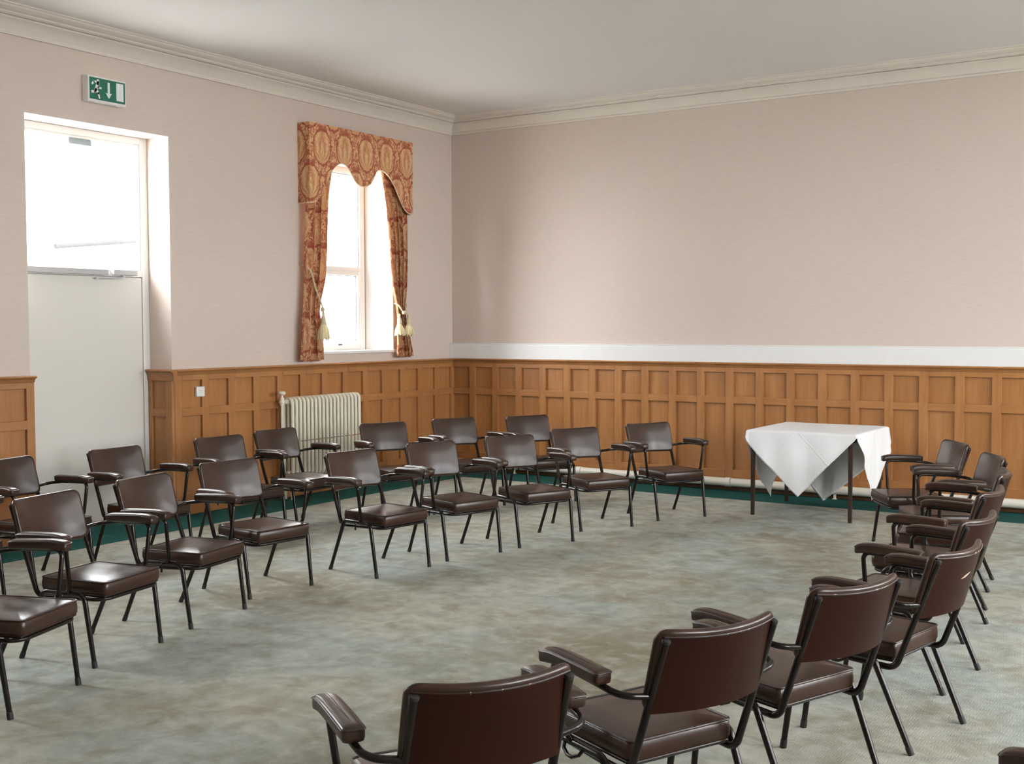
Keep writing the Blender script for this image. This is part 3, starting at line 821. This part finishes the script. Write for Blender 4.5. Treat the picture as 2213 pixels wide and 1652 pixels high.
        # subdivided along its length so the arch shows
        def sub(rg):
            out = []
            for i, p in enumerate(rg):
                out.append(p); q = rg[(i+1)%len(rg)]
                if abs(p[1]-q[1]) > .1:
                    for k_ in range(1, 10):
                        f = k_/10; yy = p[1]+(q[1]-p[1])*f; ff = (yy+.156)/.30
                        f0 = (p[1]+.156)/.30
                        sg = lambda t__: -.010*(1-t__)**2-.012*max(0,t__-.72)**2/.08
                        out.append((p[0]+(q[0]-p[0])*f, yy, p[2]-sg(f0)+sg(ff)))
            return out
        for ix, z in ((.006,.600),(.001,.603),(-.001,.612),(-.001,.629),(.001,.6355),(.005,.6395),(.011,.6415),(.018,.6425),(.026,.643)):
            rings.append(sub(pring(ix, z)))
        g.loft(rings)
        pad = obj('armrest', g, M['vinyl'], arm, smooth=True, angle=70)
        g = Geo(); g.tube(sub(pring(-.0010,.633)), .0028, 6, closed=True)
        g2 = obj('piping', g, M['piping'], pad, smooth=True)
        # deeper than three levels is not wanted: hang the piping on the arm tube
        g2.parent = arm
        pad.parent = arm
    # linking eye on the sitter's left, pin on the right
    g = Geo(); g.tube([(-.252,.118,.345),(-.262,.112,.325),(-.268,.085,.312),(-.270,.060,.312),(-.264,.030,.325),(-.252,.020,.345)], .0062, 8)
    obj('link_eye', g, M['tube'], root, smooth=True)
    g = Geo(); g.tube(fillet([(.250,.060,.345),(.268,.060,.345),(.270,.060,.300)], .012, 4), .0058, 8)
    obj('link_pin', g, M['tube'], root, smooth=True)
    return root
proto = build_chair()
def dup(root, loc, rz):
    r_ = root.copy(); COL.objects.link(r_); r_.location = loc; r_.rotation_euler = (0,0,rz)
    for ch in list(root.children):
        c = ch.copy(); COL.objects.link(c); c.parent = r_
        for g_ in ch.children:
            d = g_.copy(); COL.objects.link(d); d.parent = c
    return r_
GA, GB, GC = 'armchairs of the front row on the left', 'armchairs of the back row along the panelled wall', 'armchairs of the curved row on the right'
CH = [
 ('A1',3.211,-7.788,20.0,GA,'front-row brown armchair cut off by the left edge, only seat and legs in view'),
 ('A2',2.915,-7.084,10.8,GA,'front-row brown armchair at far left whose seat catches a bright window reflection'),
 ('A3',2.750,-6.342,10.0,GA,'front-row brown armchair, third from the left edge of the photo'),
 ('A4',2.584,-5.620,-6.3,GA,'front-row brown armchair left of the gap in the left row'),
 ('A5',2.860,-4.768,-7.7,GA,'front-row brown armchair right of the gap in the left row, all four legs in view'),
 ('A6',2.958,-4.052,-16.4,GA,'front-row brown armchair, fourth from the right end of the left front row'),
 ('A7',3.162,-3.367,-24.2,GA,'front-row brown armchair, third from the right end of the left front row'),
 ('A8',3.232,-2.530,-29.4,GA,'front-row brown armchair second from the right end of the left front row'),
 ('A9',3.525,-1.755,-29.5,GA,'brown armchair ending the left front row, nearest the cloth-covered table'),
 ('B0',1.590,-7.083,14.0,GB,'back-row brown armchair almost wholly outside the left edge, only an arm tip in view'),
 ('B1',1.266,-6.235,8.2,GB,'back-row brown armchair in front of the panelling left of the white door'),
 ('B2',1.296,-5.438,0.9,GB,'back-row brown armchair in front of the white door'),
 ('B3',1.284,-4.494,-6.6,GB,'back-row brown armchair in front of the panelling below the light switch'),
 ('B4',1.195,-3.774,-2.9,GB,'back-row brown armchair just left of the cream radiator'),
 ('B5',1.522,-2.912,-25.3,GB,'back-row brown armchair at the right end of the cream radiator'),
 ('B6',1.755,-2.169,-25.1,GB,'back-row brown armchair in front of the room corner'),
 ('B7',2.165,-1.585,-29.9,GB,'last back-row brown armchair, against the panelling right of the room corner'),
 ('C1',6.008,-8.289,147.5,GC,'brown armchair seen from behind at the bottom centre, nearest to the viewer'),
 ('C2',6.252,-7.546,155.4,GC,'brown armchair seen from behind, second nearest in the curved right row'),
 ('C3',6.424,-6.828,158.7,GC,'brown armchair seen from behind, third nearest in the curved right row'),
 ('C4',6.555,-6.068,169.5,GC,'brown armchair with a pale tear in the back of its backrest'),
 ('C5',6.466,-5.278,173.8,GC,'brown armchair next beyond the torn one in the right row'),
 ('C6',6.340,-4.381,177.9,GC,'brown armchair second beyond the torn one in the right row'),
 ('C7',6.244,-3.624,189.5,GC,'brown armchair third from the far end of the right row'),
 ('C8',6.070,-2.858,206.9,GC,'brown armchair second from the far end of the right row, mostly hidden behind nearer chairs'),
 ('C9',5.687,-2.117,213.8,GC,'brown armchair at the far end of the right row, facing left beside the table'),
 ('D', 7.525,-7.646,171.0,None,'brown armchair in the bottom right corner, only the tip of its armrest in view'),
]
CHAIR = {}
for i, (n_, x, y, h, grp, lab) in enumerate(CH):
    o = proto if i == 0 else dup(proto, (0,0,0), 0)
    o.location = (x, y, 0); o.rotation_euler = (0,0,math.radians(h-90))
    o['label'] = lab; o['category'] = 'chair'
    if grp: o['group'] = grp
    elif 'group' in o: del o['group']
    CHAIR[n_] = o
# wear on the nearest backs: a torn slit and scuffed edges
def wear(ch, pts_, w, name, label):
    bk = [c for c in CHAIR[ch].children if c.name.startswith('backrest')][0]
    g = Geo(); n = len(pts_); t = .0343
    V = []
    for k_, (x, h) in enumerate(pts_):
        f = math.sin(PI*k_/(n-1)); hh = w*f/.247*.5
        V += [back_map(x, h+hh, t if h < .93 else .0352), back_map(x, h-hh, t if h < .93 else .0352)]
    g.v = V; g.f = [(2*k_, 2*k_+2, 2*k_+3, 2*k_+1) for k_ in range(n-1)]
    o = obj(name, g, M['scuff'], bk)
    m_ = o.modifiers.new('thick','SOLIDIFY'); m_.thickness = .0012
    o['label'] = label
wear('C4', [(-.035+.0133*k_, .56+.012*k_) for k_ in range(7)], .011, 'torn_slit', 'pale slit torn in the vinyl')
for x0, x1 in ((.02,.045),(.055,.072),(.09,.098),(.105,.115),(.125,.15),(.16,.175)):
    wear('C4', [(x0+(x1-x0)*k_/5, .955) for k_ in range(6)], .011, 'scuff_mark', 'pale worn patch on the top edge')
for ch, L in (('C3',((.02,.05),(.06,.07),(.08,.10),(-.16,-.14))),('C2',((-.02,-.012),(.03,.036),(.062,.075))),('C1',((-.08,-.074),(.0,.008),(.075,.085)))):
    for x0, x1 in L: wear(ch, [(x0+(x1-x0)*k_/5, .952) for k_ in range(6)], .007, 'scuff_mark', 'pale worn patch on the top edge')

# ------------------------------------------------------------------ outside
struct(obj('ground', Geo().box(-40, 50, -50, 40, -.6, -.35), M['pave']), 'pale paving outside the windows', 'ground')
bl = thing('neighbouring_building', 'washed-out pale building seen through the glass over the door', 'building', (-7.0, 1.2, -.35))
obj('wall', Geo().box(-4, 0, -7.2, 9.5, 0, 6.2), M['render'], bl)
obj('roof', Geo().box(-4.2, .15, -7.4, 9.7, 6.2, 6.35), M['roof'], bl)
obj('gutter', Geo().tube([(1.05,-2.10,3.06),(1.05,-.67,3.225)], .035, 10), M['gutter'], bl, smooth=True)
g = Geo()
for yy, zz in ((-1.95,3.08),(-.80,3.21)): g.box(0,1.05,yy-.015,yy+.015,zz-.015,zz+.015)
obj('gutter_bracket', g, M['render'], bl)
# ------------------------------------------------------------------ light: bright overcast sky through the windows
w = bpy.data.worlds.new('overcast_sky'); S.world = w; w.use_nodes = True
bg = w.node_tree.nodes['Background']
bg.inputs[0].default_value = (.97,.965,1.0,1); bg.inputs[1].default_value = 36.0
def portal(name, loc, rot, sx, sy):
    L = bpy.data.lights.new(name, 'AREA'); L.shape = 'RECTANGLE'; L.size = sx; L.size_y = sy
    L.cycles.is_portal = True
    o = bpy.data.objects.new(name, L); COL.objects.link(o); o.location = loc; o.rotation_euler = rot
for (b0,b1,z0,z1,sp) in LW:
    zz0 = 2.1 if z0 == 0 else z0
    portal('daylight', (-.37,(b0+b1)/2,(zz0+z1)/2), (0,-PI/2,0), z1-zz0, b1-b0)
for (b0,b1,z0,z1,sp) in RW: portal('daylight', (XR+.37,(b0+b1)/2,(z0+z1)/2), (0,PI/2,0), z1-z0, b1-b0)
for (b0,b1,z0,z1,sp) in FW: portal('daylight', ((b0+b1)/2,YF-.37,(z0+z1)/2), (PI/2,0,0), b1-b0, z1-z0)

# ------------------------------------------------------------------ camera
F, YAW, PITCH, ROLL = 2522.618, .5778055, -.0480276, -.0027859
cam = bpy.data.cameras.new('camera'); co = bpy.data.objects.new('camera', cam); COL.objects.link(co)
cam.sensor_fit = 'HORIZONTAL'; cam.sensor_width = 36.0; cam.lens = F*36.0/2213; cam.clip_start = .05; cam.clip_end = 200
fw = Vector((-math.sin(YAW)*math.cos(PITCH), math.cos(YAW)*math.cos(PITCH), math.sin(PITCH)))
r0 = Vector((math.cos(YAW), math.sin(YAW), 0)); u0 = r0.cross(fw)
r = r0*math.cos(ROLL)+u0*math.sin(ROLL); u = -r0*math.sin(ROLL)+u0*math.cos(ROLL)
co.matrix_world = Matrix(((r.x,u.x,-fw.x,7.839638),(r.y,u.y,-fw.y,-10.781593),(r.z,u.z,-fw.z,1.62),(0,0,0,1)))
S.camera = co
S.view_settings.view_transform = 'Standard'; S.view_settings.look = 'None'; S.view_settings.gamma = 1; S.view_settings.use_curve_mapping = False
S.view_settings.exposure = 0.25
S.cycles.max_bounces = 16; S.cycles.diffuse_bounces = 8; S.cycles.glossy_bounces = 4; S.cycles.transparent_max_bounces = 12
